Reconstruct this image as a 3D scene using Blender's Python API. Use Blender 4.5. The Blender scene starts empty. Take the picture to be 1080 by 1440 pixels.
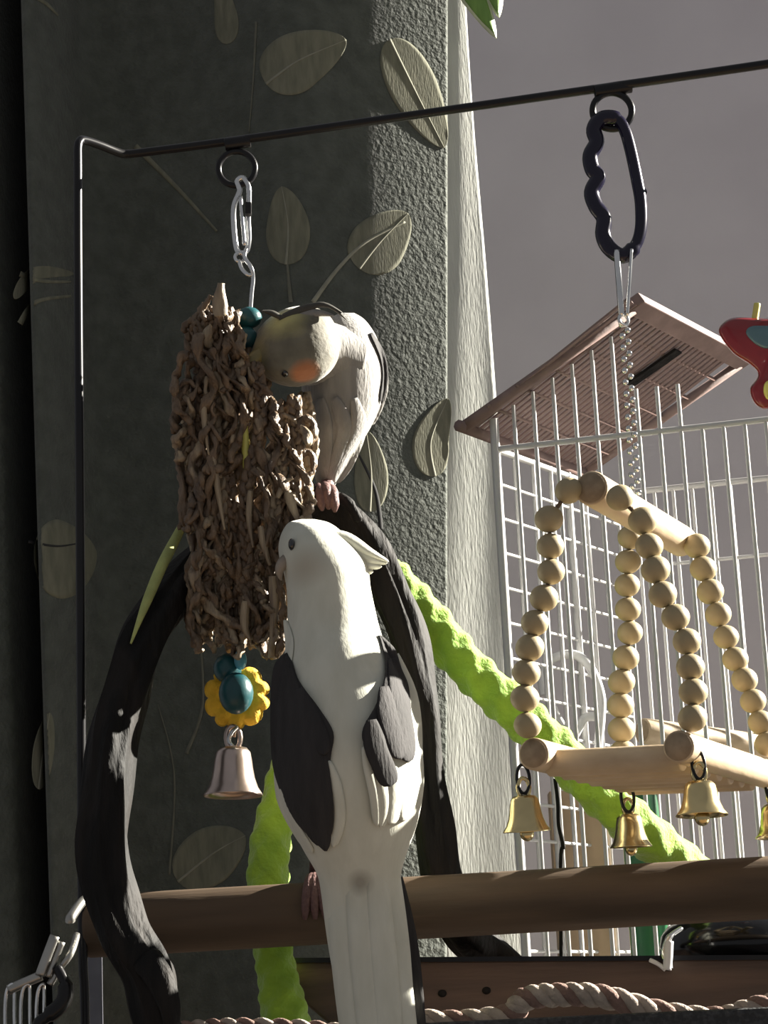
import bpy, bmesh, math, random
from mathutils import Vector, Matrix

random.seed(7)
S = bpy.context.scene
COL = S.collection

# ------------------------------------------------------------------ camera
F = 3000.0                       # focal length in pixels of the 1080x1440 frame
CAM = Vector((0.0, 0.0, 1.30))
PITCH, ROLL = math.radians(13.68), math.radians(-2.7)
ROT = (Matrix.Rotation(math.radians(90) + PITCH, 3, 'X') @ Matrix.Rotation(ROLL, 3, 'Z'))
cd = bpy.data.cameras.new('camera')
cam = bpy.data.objects.new('camera', cd)
COL.objects.link(cam)
cam.matrix_world = Matrix.Translation(CAM) @ ROT.to_4x4()
cd.sensor_fit = 'VERTICAL'
cd.sensor_height = 36.0
cd.lens = 36.0 * F / 1440.0
cd.clip_start = 0.02
S.camera = cam

# ------------------------------------------------------------------ light
w = bpy.data.worlds.new('room_light')
S.world = w
w.use_nodes = True
bg = w.node_tree.nodes['Background']
bg.inputs[0].default_value = (0.93, 0.95, 1.0, 1)
bg.inputs[1].default_value = 0.25

def light(name, kind, energy, col, loc, target):
    d = bpy.data.lights.new(name, kind)
    d.energy = energy
    d.color = col
    o = bpy.data.objects.new(name, d)
    COL.objects.link(o)
    o.location = loc
    o.rotation_euler = (Vector(target) - Vector(loc)).to_track_quat('-Z', 'Y').to_euler()
    return o

SUN_AZ, SUN_EL = math.radians(20), math.radians(25)
sd = Vector((math.cos(SUN_EL) * math.cos(SUN_AZ), math.cos(SUN_EL) * math.sin(SUN_AZ), math.sin(SUN_EL)))
sun = light('sun_offscreen', 'SUN', 28.0, (1.0, 0.95, 0.84), sd * 5, (0, 0, 0))
sun.data.angle = math.radians(0.6)
win = light('window_right_offscreen', 'AREA', 1.2, (0.95, 0.97, 1.0), (1.9, 1.45, 2.0), (0.0, 1.2, 1.5))
win.data.shape = 'RECTANGLE'
win.data.size = 1.1
win.data.size_y = 1.4

S.view_settings.view_transform = 'Standard'
S.view_settings.look = 'None'
S.view_settings.gamma = 1
S.view_settings.use_curve_mapping = False
S.view_settings.exposure = 0.0

# ------------------------------------------------------------------ helpers
def P(px, py, Y):
    """world point on the ray of photo pixel (px, py) at distance Y from the camera's standpoint"""
    d = ROT @ Vector(((px - 540) / F, -(py - 720) / F, -1.0))
    return CAM + d * (Y / d.y)

def M(px, Y):                    # pixels -> metres at distance Y
    return px * Y / F * 1.02

MATS = {}
def mat(name, col, rough=0.6, metal=0.0, col2=None, nscale=60.0, stretch=(1, 1, 1), bump=0.0, bscale=None,
        spec=0.5, trans=0.0, coat=0.0, detail=3.0, patches=(), sheen=0.0, contrast=(0.35, 0.65), sss=0.0):
    if name in MATS:
        return MATS[name]
    m = bpy.data.materials.new(name)
    m.use_nodes = True
    nt = m.node_tree
    N, L = nt.nodes, nt.links
    b = N['Principled BSDF']
    b.inputs['Roughness'].default_value = rough
    b.inputs['Metallic'].default_value = metal
    b.inputs['Specular IOR Level'].default_value = spec
    b.inputs['Transmission Weight'].default_value = trans
    b.inputs['Coat Weight'].default_value = coat
    b.inputs['Sheen Weight'].default_value = sheen
    if sss:
        b.inputs['Subsurface Weight'].default_value = sss
        b.inputs['Subsurface Radius'].default_value = (0.006, 0.005, 0.003)
    tc = N.new('ShaderNodeTexCoord')
    mp = N.new('ShaderNodeMapping')
    mp.inputs['Scale'].default_value = stretch
    L.new(tc.outputs['Object'], mp.inputs['Vector'])
    nz = N.new('ShaderNodeTexNoise')
    nz.inputs['Scale'].default_value = nscale
    nz.inputs['Detail'].default_value = detail
    L.new(mp.outputs[0], nz.inputs['Vector'])
    c2 = col2 or tuple(c * 0.78 for c in col)
    mr = N.new('ShaderNodeMapRange')
    mr.inputs[1].default_value, mr.inputs[2].default_value = contrast
    L.new(nz.outputs[0], mr.inputs[0])
    mx = N.new('ShaderNodeMix')
    mx.data_type = 'RGBA'
    mx.inputs[6].default_value = (*col, 1)
    mx.inputs[7].default_value = (*c2, 1)
    L.new(mr.outputs[0], mx.inputs[0])
    out = mx.outputs[2]
    if patches:
        geo = N.new('ShaderNodeNewGeometry')
    for (pt, r0, r1, pc, amt) in patches:    # plumage markings: soft spots of another feather colour
        vd = N.new('ShaderNodeVectorMath')
        vd.operation = 'DISTANCE'
        vd.inputs[1].default_value = pt
        L.new(geo.outputs['Position'], vd.inputs[0])
        ad = N.new('ShaderNodeMath')
        ad.operation = 'MULTIPLY_ADD'
        L.new(nz.outputs[0], ad.inputs[0])
        ad.inputs[1].default_value = r1 * 0.5
        L.new(vd.outputs['Value'], ad.inputs[2])
        r = N.new('ShaderNodeMapRange')
        r.inputs[1].default_value = r0 + r1 * 0.25
        r.inputs[2].default_value = r1 + r1 * 0.25
        r.inputs[3].default_value = amt
        r.inputs[4].default_value = 0
        L.new(ad.outputs[0], r.inputs[0])
        m2 = N.new('ShaderNodeMix')
        m2.data_type = 'RGBA'
        L.new(r.outputs[0], m2.inputs[0])
        L.new(out, m2.inputs[6])
        m2.inputs[7].default_value = (*pc, 1)
        out = m2.outputs[2]
    L.new(out, b.inputs['Base Color'])
    if bump:
        nb = N.new('ShaderNodeTexNoise')
        nb.inputs['Scale'].default_value = bscale or nscale * 3
        nb.inputs['Detail'].default_value = 4
        L.new(mp.outputs[0], nb.inputs['Vector'])
        bp = N.new('ShaderNodeBump')
        bp.inputs['Strength'].default_value = bump
        bp.inputs['Distance'].default_value = 0.002
        L.new(nb.outputs[0], bp.inputs['Height'])
        L.new(bp.outputs[0], b.inputs['Normal'])
    MATS[name] = m
    return m

def world_of(o):
    return o.matrix_basis

def put(o, parent=None, label=None, cat=None, group=None, kind=None):
    if o.name not in COL.objects:
        COL.objects.link(o)
    if parent:
        o.parent = parent
        o.matrix_parent_inverse = world_of(parent).inverted()
    if label: o['label'] = label
    if cat: o['category'] = cat
    if group: o['group'] = group
    if kind: o['kind'] = kind
    return o

def thing(name, loc, label, cat, group=None, kind=None):
    o = bpy.data.objects.new(name, None)
    o.empty_display_size = 0.02
    o.location = loc
    return put(o, None, label, cat, group, kind)

def mesh(name, v, f, m, parent=None, smooth=True, **kw):
    me = bpy.data.meshes.new(name)
    me.from_pydata([tuple(p) for p in v], [], f)
    me.validate()
    bm = bmesh.new()
    bm.from_mesh(me)
    bmesh.ops.remove_doubles(bm, verts=bm.verts, dist=1e-6)
    bmesh.ops.recalc_face_normals(bm, faces=bm.faces)
    bm.to_mesh(me)
    bm.free()
    if smooth:
        me.polygons.foreach_set('use_smooth', [True] * len(me.polygons))
    me.materials.append(m)
    me.update()
    return put(bpy.data.objects.new(name, me), parent, **kw)

def inst(src_mesh, name, mtx, parent, **kw):
    o = bpy.data.objects.new(name, src_mesh)
    o.matrix_basis = mtx
    return put(o, parent, **kw)

def cr(pts, n, closed=False):
    """Catmull-Rom resample; pts are tuples or Vectors of any length; n points per span"""
    k = len(pts)
    out = []
    spans = k if closed else k - 1
    for i in range(spans):
        if closed:
            a, b, c, d = (pts[(i - 1) % k], pts[i], pts[(i + 1) % k], pts[(i + 2) % k])
        else:
            a, b, c, d = pts[max(i - 1, 0)], pts[i], pts[i + 1], pts[min(i + 2, k - 1)]
        for j in range(n):
            t = j / n
            out.append(tuple(0.5 * (2 * q + (r - p) * t + (2 * p - 5 * q + 4 * r - s) * t * t + (3 * q - p - 3 * r + s) * t ** 3)
                             for p, q, r, s in zip(a, b, c, d)))
    if not closed:
        out.append(tuple(pts[-1]))
    return out

def tube_geo(path, rad, seg=10, closed=False, prof=None, cap=True, v0=None, f0=None):
    """sweep; rad number or list; prof(i, theta) multiplies the radius"""
    v = [] if v0 is None else v0
    f = [] if f0 is None else f0
    base = len(v)
    path = [Vector(p) for p in path]
    n = len(path)
    rad = rad if isinstance(rad, (list, tuple)) else [rad] * n
    def tan(i):
        if closed:
            return (path[(i + 1) % n] - path[i - 1]).normalized()
        return (path[min(i + 1, n - 1)] - path[max(i - 1, 0)]).normalized()
    t0 = tan(0)
    up = Vector((0, 1, 0)) if abs(t0.y) < 0.9 else Vector((1, 0, 0))
    nrm = (up - t0 * up.dot(t0)).normalized()
    for i in range(n):
        t = tan(i)
        nrm = (nrm - t * nrm.dot(t))
        if nrm.length < 1e-6:
            nrm = t.orthogonal()
        nrm.normalize()
        bn = t.cross(nrm)
        for k in range(seg):
            a = 2 * math.pi * k / seg
            r = rad[i] * (prof(i, a) if prof else 1)
            v.append(path[i] + (nrm * math.cos(a) + bn * math.sin(a)) * r)
    m = n if closed else n - 1
    for i in range(m):
        for k in range(seg):
            k2 = (k + 1) % seg
            i2 = (i + 1) % n
            f.append((base + i * seg + k, base + i * seg + k2, base + i2 * seg + k2, base + i2 * seg + k))
    if cap and not closed:
        f.append(tuple(base + k for k in range(seg))[::-1])
        f.append(tuple(base + (n - 1) * seg + k for k in range(seg)))
    return v, f

def tube(name, path, rad, m, parent=None, seg=10, closed=False, prof=None, smooth=True, **kw):
    v, f = tube_geo(path, rad, seg, closed, prof)
    return mesh(name, v, f, m, parent, smooth, **kw)

def lathe_geo(profile, centre, seg=24, axis=None):
    """profile [(r, h)], axis unit vector (default up)"""
    ax = (axis or Vector((0, 0, 1))).normalized()
    e1 = ax.orthogonal().normalized()
    e2 = ax.cross(e1)
    v, f = [], []
    for r, h in profile:
        for k in range(seg):
            a = 2 * math.pi * k / seg
            v.append(Vector(centre) + ax * h + (e1 * math.cos(a) + e2 * math.sin(a)) * max(r, 1e-5))
    for i in range(len(profile) - 1):
        for k in range(seg):
            k2 = (k + 1) % seg
            f.append((i * seg + k, i * seg + k2, (i + 1) * seg + k2, (i + 1) * seg + k))
    return v, f

def lathe(name, profile, centre, m, parent=None, seg=24, axis=None, **kw):
    v, f = lathe_geo(profile, centre, seg, axis)
    return mesh(name, v, f, m, parent, True, **kw)

def ball_geo(c, rx, ry, rz, nu=14, nv=10):
    v, f = [], []
    for j in range(nv + 1):
        b = math.pi * j / nv
        for k in range(nu):
            a = 2 * math.pi * k / nu
            v.append(Vector(c) + Vector((rx * math.sin(b) * math.cos(a), ry * math.sin(b) * math.sin(a), rz * math.cos(b))))
    for j in range(nv):
        for k in range(nu):
            k2 = (k + 1) % nu
            f.append((j * nu + k, (j + 1) * nu + k, (j + 1) * nu + k2, j * nu + k2))
    return v, f

def ball(name, c, r, m, parent=None, **kw):
    rr = r if isinstance(r, tuple) else (r, r, r)
    v, f = ball_geo(c, *rr)
    return mesh(name, v, f, m, parent, True, **kw)

def rod_geo(a, b, r, seg=20, bevel=0.12):
    a, b = Vector(a), Vector(b)
    L = (b - a).length
    e = r * bevel
    prof = [(0, 0), (r - e, 0), (r - e * 0.3, e * 0.3), (r, e)] + [(r, e + (L - 2 * e) * q / 8) for q in range(1, 8)] + \
           [(r, L - e), (r - e * 0.3, L - e * 0.3), (r - e, L), (0, L)]
    return lathe_geo(prof, a, seg, b - a)

def rod(name, a, b, r, m, parent=None, seg=20, **kw):
    v, f = rod_geo(a, b, r, seg)
    return mesh(name, v, f, m, parent, True, **kw)

def box_geo(o, ex, ey, ez):
    """box from corner o with three edge vectors"""
    o, ex, ey, ez = map(Vector, (o, ex, ey, ez))
    v = [o, o + ex, o + ex + ey, o + ey, o + ez, o + ex + ez, o + ex + ey + ez, o + ey + ez]
    f = [(0, 3, 2, 1), (4, 5, 6, 7), (0, 1, 5, 4), (1, 2, 6, 5), (2, 3, 7, 6), (3, 0, 4, 7)]
    return v, f

def box(name, o, ex, ey, ez, m, parent=None, bevel=0.0, **kw):
    ob = mesh(name, *box_geo(o, ex, ey, ez), m, parent, False, **kw)
    if bevel:
        b = ob.modifiers.new('bevel', 'BEVEL')
        b.width = bevel
        b.segments = 2
    return ob

def interp(rows, y):
    """rows sorted by first value -> the other values at y (linear)"""
    if y <= rows[0][0]: return rows[0][1:]
    for a, b in zip(rows, rows[1:]):
        if y <= b[0]:
            t = (y - a[0]) / (b[0] - a[0])
            return tuple(p + (q - p) * t for p, q in zip(a[1:], b[1:]))
    return rows[-1][1:]

def loft(name, rows, m, parent=None, seg=40, **kw):
    """rows (py, left px, right px, Y centre, half depth in m) -> closed body"""
    v, f = [], []
    for (y, l, r, Y, h) in rows:
        c, hw = (l + r) / 2, (r - l) / 2
        for k in range(seg):
            a = 2 * math.pi * k / seg
            v.append(P(c + hw * math.cos(a), y, Y + h * math.sin(a)))
    for i in range(len(rows) - 1):
        for k in range(seg):
            k2 = (k + 1) % seg
            f.append((i * seg + k, i * seg + k2, (i + 1) * seg + k2, (i + 1) * seg + k))
    f.append(tuple(range(seg))[::-1])
    f.append(tuple((len(rows) - 1) * seg + k for k in range(seg)))
    return mesh(name, v, f, m, parent, True, **kw)

def front_of(rows):
    def g(px, py):
        l, r, Y, h = interp(rows, py)
        u = max(-0.985, min(0.985, (px - (l + r) / 2) / max((r - l) / 2, 1)))
        return Y - h * math.sqrt(1 - u * u)
    return g

def sheet(name, grid, m, parent=None, thick=0.0008, **kw):
    """grid[i][j] of (px, py, Y) -> closed thin shell with real thickness"""
    ni, nj = len(grid), len(grid[0])
    v = [P(*g) for row in grid for g in row]
    v += [P(g[0], g[1], g[2] + thick) for row in grid for g in row]
    off = ni * nj
    f = []
    for i in range(ni - 1):
        for j in range(nj - 1):
            a, b, c, d = i * nj + j, i * nj + j + 1, (i + 1) * nj + j + 1, (i + 1) * nj + j
            f.append((a, d, c, b))
            f.append((a + off, b + off, c + off, d + off))
    rim = [j for j in range(nj)] + [i * nj + nj - 1 for i in range(1, ni)] + \
          [(ni - 1) * nj + j for j in range(nj - 2, -1, -1)] + [i * nj for i in range(ni - 2, 0, -1)]
    for a, b in zip(rim, rim[1:] + rim[:1]):
        f.append((a, b, b + off, a + off))
    return mesh(name, v, f, m, parent, True, **kw)

def scan(name, left, right, depth, m, parent=None, off=0.001, camber=0.0015, ni=26, nj=10, thick=0.002, **kw):
    """shell between two edge polylines [(py, px)], laid on the surface depth(px, py)"""
    y0, y1 = max(left[0][0], right[0][0]), min(left[-1][0], right[-1][0])
    lp, rp = cr(left, 6), cr(right, 6)
    grid = []
    for i in range(ni + 1):
        y = y0 + (y1 - y0) * i / ni
        l, r = interp(lp, y)[0], interp(rp, y)[0]
        row = []
        for j in range(nj + 1):
            t = j / nj
            x = l + (r - l) * t
            row.append((x, y, depth(x, y) - off - camber * math.sin(math.pi * t) ** 0.6))
        grid.append(row)
    return sheet(name, grid, m, parent, thick, **kw)

def feather(name, axis, width, depth, m, parent=None, off=0.001, camber=0.001, shape=None, ni=20, nj=6, thick=0.0007, **kw):
    """blade along axis [(px, py)...]; half-width profile shape(t); laid on depth(px, py)"""
    ax = cr(axis, max(2, ni // (len(axis) - 1)))
    n = len(ax)
    shape = shape or (lambda t: min(1, 0.45 + 2.2 * t) * math.sqrt(max(0.0, 1 - max(0, (t - 0.72) / 0.28) ** 2)))
    grid = []
    for i, (x, y) in enumerate(ax):
        t = i / (n - 1)
        a, b = ax[max(i - 1, 0)], ax[min(i + 1, n - 1)]
        dx, dy = b[0] - a[0], b[1] - a[1]
        q = math.hypot(dx, dy) or 1
        nx, ny = -dy / q, dx / q
        hw = max(0.25, width * shape(t))
        row = []
        for j in range(nj + 1):
            s = 1 - 2 * j / nj
            X, Yp = x + nx * hw * s, y + ny * hw * s
            row.append((X, Yp, depth(X, Yp) - off - camber * (1 - s * s)))
        grid.append(row)
    return sheet(name, grid, m, parent, thick, **kw)

def pxpath(pts, n=6, closed=False):
    """[(px, py, Y)] -> smooth world path"""
    return [P(*p) for p in cr(pts, n, closed)]

# ------------------------------------------------------------------ materials
m_wall = mat('lilac_paint', (0.62, 0.585, 0.635), 0.85, col2=(0.58, 0.545, 0.595), nscale=9, bump=0.08, bscale=220)
m_floor = mat('floor_boards', (0.16, 0.11, 0.07), 0.5, nscale=12, stretch=(1, 8, 1))
m_curt = mat('sage_curtain', (0.092, 0.101, 0.086), 0.9, col2=(0.066, 0.073, 0.061), nscale=70, stretch=(1, 1, 1.0), bump=0.9, bscale=260, detail=8, sheen=0.1)
m_leaf = mat('curtain_leaf_print', (0.20, 0.195, 0.14), 0.9, col2=(0.14, 0.14, 0.10), nscale=70, stretch=(3, 1, 0.6), bump=0.2, bscale=300)
m_vein = mat('curtain_vein_print', (0.30, 0.295, 0.23), 0.9, nscale=80)
m_stem = mat('curtain_stem_print', (0.16, 0.16, 0.125), 0.9, nscale=80)
m_sheer = mat('pale_lining', (0.62, 0.63, 0.58), 0.9, col2=(0.52, 0.53, 0.49), nscale=25, stretch=(3, 1, 0.5), bump=0.2, bscale=200)
m_black = mat('black_wire', (0.008, 0.008, 0.010), 0.28, col2=(0.012, 0.011, 0.011), nscale=40, spec=0.3)
m_dowel = mat('worn_dowel_wood', (0.115, 0.077, 0.048), 0.65, spec=0.3, col2=(0.068, 0.046, 0.029), nscale=38, stretch=(0.25, 2, 2), bump=0.25, bscale=120)
m_board = mat('brown_board', (0.115, 0.070, 0.046), 0.55, col2=(0.065, 0.040, 0.028), nscale=30, stretch=(0.3, 2, 3), bump=0.2, bscale=120)
m_bark = mat('dark_bark', (0.014, 0.0115, 0.010), 0.7, spec=0.2, col2=(0.006, 0.0055, 0.005), nscale=70, stretch=(1.5, 1.5, 0.35), bump=0.9, bscale=150, contrast=(0.4, 0.6))
m_lime = mat('lime_rope', (0.30, 0.50, 0.035), 0.8, col2=(0.22, 0.40, 0.025), nscale=90, bump=0.5, bscale=500, sheen=0.3, sss=0.25)
m_white = mat('white_plumage', (0.63, 0.63, 0.54), 0.8, col2=(0.56, 0.56, 0.47), nscale=60, stretch=(2, 2, 0.6), bump=0.10, bscale=330, sheen=0.3,
              patches=((tuple(P(436, 800, 0.905)), 0.003, 0.012, (0.30, 0.24, 0.17), 0.6),
                       (tuple(P(507, 1242, 0.893)), 0.002, 0.0065, (0.22, 0.20, 0.16), 0.7)))
m_grey = mat('grey_wing_feather', (0.040, 0.037, 0.037), 0.8, spec=0.25, col2=(0.030, 0.028, 0.028), nscale=90, stretch=(2.5, 1, 0.5), bump=0.3, bscale=420)
m_darkstem = mat('curtain_dark_stem_print', (0.034, 0.033, 0.033), 0.9, nscale=90)
m_beak = mat('grey_beak', (0.30, 0.25, 0.20), 0.4, nscale=150)
m_eye = mat('dark_eye', (0.006, 0.005, 0.005), 0.08, coat=1.0)
m_claw = mat('pink_grey_foot', (0.17, 0.09, 0.08), 0.6, col2=(0.12, 0.062, 0.058), nscale=400, bump=0.4, bscale=900)
m_straw = mat('dried_grass', (0.20, 0.135, 0.080), 0.5, col2=(0.085, 0.055, 0.034), nscale=120, stretch=(2, 2, 0.6), bump=0.6, bscale=420, contrast=(0.3, 0.7))
m_husk = mat('pale_husk', (0.36, 0.28, 0.18), 0.5, col2=(0.18, 0.13, 0.085), nscale=120, stretch=(3, 3, 0.4), bump=0.4, bscale=400)
m_teal = mat('teal_bead', (0.010, 0.075, 0.085), 0.35, col2=(0.006, 0.05, 0.058), nscale=80, bump=0.15, bscale=200)
m_blue = mat('blue_bead', (0.03, 0.11, 0.38), 0.25, nscale=60)
m_ltblue = mat('pale_blue_bead', (0.10, 0.33, 0.42), 0.3, nscale=60)
m_yellow = mat('yellow_sponge', (0.85, 0.52, 0.035), 0.8, col2=(0.70, 0.40, 0.02), nscale=140, bump=0.7, bscale=350, sss=0.1)
m_copper = mat('rosy_bell_metal', (0.62, 0.50, 0.44), 0.28, metal=1.0, nscale=60, bump=0.06)
m_steel = mat('bright_steel', (0.75, 0.75, 0.74), 0.18, metal=1.0, nscale=60)
m_brass = mat('brass', (0.72, 0.58, 0.30), 0.24, metal=1.0, nscale=80, bump=0.08, bscale=150)
m_navy = mat('navy_plastic', (0.008, 0.006, 0.022), 0.22, nscale=40, coat=0.15, spec=0.35)
m_bead = mat('pale_wood_bead', (0.40, 0.325, 0.19), 0.55, col2=(0.32, 0.255, 0.145), nscale=160, stretch=(1, 1, 0.3), bump=0.1)
m_pale = mat('pale_wood', (0.55, 0.43, 0.29), 0.55, col2=(0.44, 0.33, 0.21), nscale=60, stretch=(1, 0.3, 2), bump=0.1)
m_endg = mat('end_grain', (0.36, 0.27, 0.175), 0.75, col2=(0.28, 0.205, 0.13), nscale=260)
m_cage = mat('white_wire', (0.66, 0.65, 0.64), 0.35, nscale=60)
m_roof = mat('pinkish_brown_roof', (0.27, 0.185, 0.165), 0.55, col2=(0.20, 0.135, 0.12), nscale=70, bump=0.1)
m_red = mat('red_plastic', (0.22, 0.005, 0.008), 0.22, nscale=20, coat=0.6)
m_lens = mat('blue_grey_inset', (0.10, 0.20, 0.24), 0.15, nscale=25, coat=0.5)
m_yplast = mat('yellow_plastic', (0.75, 0.72, 0.18), 0.4, nscale=40)
m_green = mat('dark_green_plastic', (0.012, 0.11, 0.035), 0.3, nscale=30)
m_tan = mat('tan_board', (0.42, 0.30, 0.19), 0.7, nscale=30)
m_whitep = mat('white_plastic', (0.75, 0.75, 0.75), 0.35, nscale=30)
m_gran = mat('black_speckled', (0.012, 0.013, 0.014), 0.6, col2=(0.035, 0.036, 0.038), nscale=420, bump=0.6, bscale=420, contrast=(0.45, 0.6))
m_bowl = mat('black_glazed', (0.005, 0.005, 0.006), 0.16, nscale=20, coat=0.2, spec=0.35)
m_rope1 = mat('cream_cotton', (0.46, 0.38, 0.32), 0.85, nscale=160, bump=0.5, bscale=600)
m_rope2 = mat('rust_cotton', (0.26, 0.16, 0.13), 0.85, nscale=160, bump=0.5, bscale=600)
m_vleaf = mat('green_leaf', (0.13, 0.26, 0.045), 0.45, col2=(0.19, 0.34, 0.07), nscale=60, stretch=(4, 4, 0.4))
m_vedge = mat('cream_leaf_edge', (0.62, 0.68, 0.46), 0.5, nscale=60)
m_lilac = mat('pale_lilac_cloth', (0.15, 0.15, 0.18), 0.9, nscale=50)
m_table = mat('dark_table_wood', (0.06, 0.04, 0.03), 0.5, nscale=20, stretch=(0.3, 2, 2))

# ------------------------------------------------------------------ the setting
YW = 2.25
box('wall_back', (-1.5, YW, 0), (2.22, 0, 0), (0, 0.1, 0), (0, 0, 2.6), m_wall, kind='structure',
    label='lilac grey painted wall behind the cage', cat='wall')
box('floor', (-1.5, -1.2, -0.05), (4.0, 0, 0), (0, 3.45, 0), (0, 0, 0.05), m_floor, kind='structure',
    label='dark wooden floor below the table', cat='floor')

# main curtain: a surface Y(x) with folds, run from the floor to above the picture
YC = 1.62
def X0(px):
    return (px - 540) / F * YC
FOLD = [(-900, 1.70), (-760, 1.62), (-600, 1.71), (-430, 1.61), (-260, 1.70), (-110, 1.63), (-20, 1.615), (4, 1.64), (17, 1.74), (35, 1.74), (42, 1.62),
        (56, 1.575), (85, 1.605), (108, 1.650), (150, 1.668), (260, 1.652), (360, 1.618), (400, 1.606), (440, 1.6030), (480, 1.6080), (520, 1.6157), (560, 1.6246), (600, 1.6345), (632, 1.6430)]
FOLDS = [(X0(a), b) for a, b in cr(FOLD, 8)]
def splay(x, z):                 # the pleats fan out towards the rod
    return x + (z - 1.69) * interp([(X0(-900), -0.05), (X0(20), -0.027), (X0(635), 0.054)], x)[0]
def curtain_y(x, z):
    u = x
    for _ in range(4):
        u += x - splay(u, z)
    return interp(FOLDS, u)[0] + 0.0008 * math.sin(9 * z + 14 * u)
xs = [FOLDS[0][0] + (FOLDS[-1][0] - FOLDS[0][0]) * i / 420 for i in range(421)]
zs = [0.01 + 2.45 * j / 60 for j in range(61)]
v = [Vector((splay(x, z), interp(FOLDS, x)[0] + 0.0008 * math.sin(9 * z + 14 * x), z)) for z in zs for x in xs]
n = len(xs)
f = [(j * n + i, j * n + i + 1, (j + 1) * n + i + 1, (j + 1) * n + i) for j in range(60) for i in range(n - 1)]
curt = thing('curtain', (X0(300), 1.64, 0.01), 'dark sage curtain with a printed pattern of large pale leaves', 'curtain')
panel = mesh('curtain_cloth', v, f, m_curt, curt)
sm = panel.modifiers.new('thickness', 'SOLIDIFY')
sm.thickness = 0.0015
sm.offset = -1 if panel.data.polygons[0].normal.y < 0 else 1

def on_curtain(px, py):
    Y = 1.62
    for _ in range(6):
        p = P(px, py, Y)
        Y = curtain_y(p.x, p.z)
    return Y

def leaf_print(axis, width, tip=0.9, veins=True, mm=None):
    sh = lambda t: (math.sin(math.pi * min(1, t ** 0.8)) ** 0.75) * (1.0 if t < 0.5 else 1.0)
    o = feather('printed_leaf', axis, width, on_curtain, mm or m_leaf, curt, off=0.0005, camber=0, shape=sh, ni=40, nj=14, thick=0.0003)
    if veins:
        feather('printed_vein', axis, 1.6, on_curtain, m_vein, curt, off=0.0008, camber=0, shape=lambda t: 1.2 - t, ni=30, nj=2, thick=0.0003)
    return o
def stem_print(pts, w=2.0, mm=None):
    feather('printed_stem', pts, w, on_curtain, mm or m_stem, curt, off=0.0007, camber=0, shape=lambda t: 1.3 - 0.8 * t, ni=30, nj=2, thick=0.0003)

leaf_print([(374, 118), (420, 85), (487, 56)], 42)
leaf_print([(548, 55), (585, 130), (625, 208)], 34)
leaf_print([(505, 378), (535, 340), (574, 300)], 40)
stem_print([(440, 425), (475, 378), (515, 340), (570, 312)], 2.6, m_vein)
leaf_print([(402, 372), (405, 318), (396, 262)], 31)
stem_print([(409, 425), (406, 395), (402, 350)], 2.4)
leaf_print([(612, 670), (606, 620), (630, 560)], 26)
leaf_print([(520, 720), (522, 665), (515, 605)], 24)
stem_print([(536, 745), (528, 690), (505, 640)], 2.8, m_darkstem)
leaf_print([(48, 790), (92, 785), (136, 776)], 56, veins=False)
stem_print([(40, 762), (80, 768), (110, 764)], 1.6, m_darkstem)
leaf_print([(55, 1110), (62, 1050), (70, 1002)], 15)
leaf_print([(20, 420), (50, 385), (105, 385)], 10, veins=False)
stem_print([(28, 455), (50, 425), (100, 416)], 3.4, m_leaf)
stem_print([(28, 385), (60, 395), (100, 396)], 3.0, m_leaf)
leaf_print([(318, 62), (318, 25), (308, -30)], 17, veins=False)
leaf_print([(250, 1240), (300, 1200), (345, 1175)], 40)
stem_print([(190, 205), (250, 265), (305, 325)], 3.2, m_leaf)
stem_print([(360, 30), (356, 110), (350, 185)], 1.4)
stem_print([(238, 1230), (245, 1090), (222, 990)], 1.4)
stem_print([(262, 1060), (285, 990), (280, 880)], 2.2)
stem_print([(40, -10), (65, 5), (82, 22)], 2.6, m_leaf)

# pale lining strip that hangs beside the curtain, wider towards its foot
grid = []
for j in range(41):
    y = -300 + 3300 * j / 40
    left = 634 + 0.0 * y
    right = interp([(-300, 640), (0, 655), (150, 664), (400, 686), (600, 701), (900, 712), (1340, 742), (3000, 900)], y)[0]
    row = []
    for i in range(15):
        t = i / 14
        row.append((left - 12 + (right - left + 12) * t, y, 1.662 + 0.000245 * (right - left + 12) * t + 0.0004 * math.sin(t * 7 + y * 0.004)))
    grid.append(row)
lin = sheet('curtain_lining', grid, m_sheer, None, 0.001, label='pale sunlit lining strip hanging along the edge of the sage curtain', cat='curtain lining')

# table that carries the stand and the cage (below the picture)
ZT = 1.20
tb = thing('table', (0.1, 1.2, 0), 'tall dark wooden table below the stand and cage', 'table')
box('table_top', (-0.35, 0.80, ZT - 0.03), (1.05, 0, 0), (0, 0.76, 0), (0, 0, 0.03), m_table, tb, 0.003)
for lx in (-0.32, 0.63):
    for ly in (0.83, 1.49):
        box('leg', (lx, ly, 0), (0.04, 0, 0), (0, 0.04, 0), (0, 0, ZT - 0.03), m_table, tb)

# ------------------------------------------------------------------ play stand
stand = thing('play_stand', (0, 0.97, ZT), 'black wire play stand with a long brown wooden dowel perch', 'bird stand')
YA, YB, YR = 0.945, 0.966, 0.905
wire = [(122, 1560, YA), (119, 1400, YA), (116, 1300, YA), (113, 800, YA), (110, 400, YA), (109.5, 240, YA), (109.5, 208, YA), (112, 199, YA + .001), (118, 197, YA + .003),
        (140, 204, YA + .010), (168, 215, YB - .002), (180, 216.5, YB), (200, 214.5, YB - .001), (335, 197, 0.957), (560, 165, 0.941), (860, 122, 0.920), (1080, 90, YR), (1330, 52, 0.888)]
wp = pxpath(wire, 8)
wend = wp[-1]
wp += [wend + Vector((0.008, 0.0, -0.004)), wend + Vector((0.012, 0.0, -0.014))]
wp += [wend + Vector((0.014, 0, -0.1 * k)) for k in range(1, 5)]
tube('wire_frame', wp, 0.0021, m_black, stand, seg=12)
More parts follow.
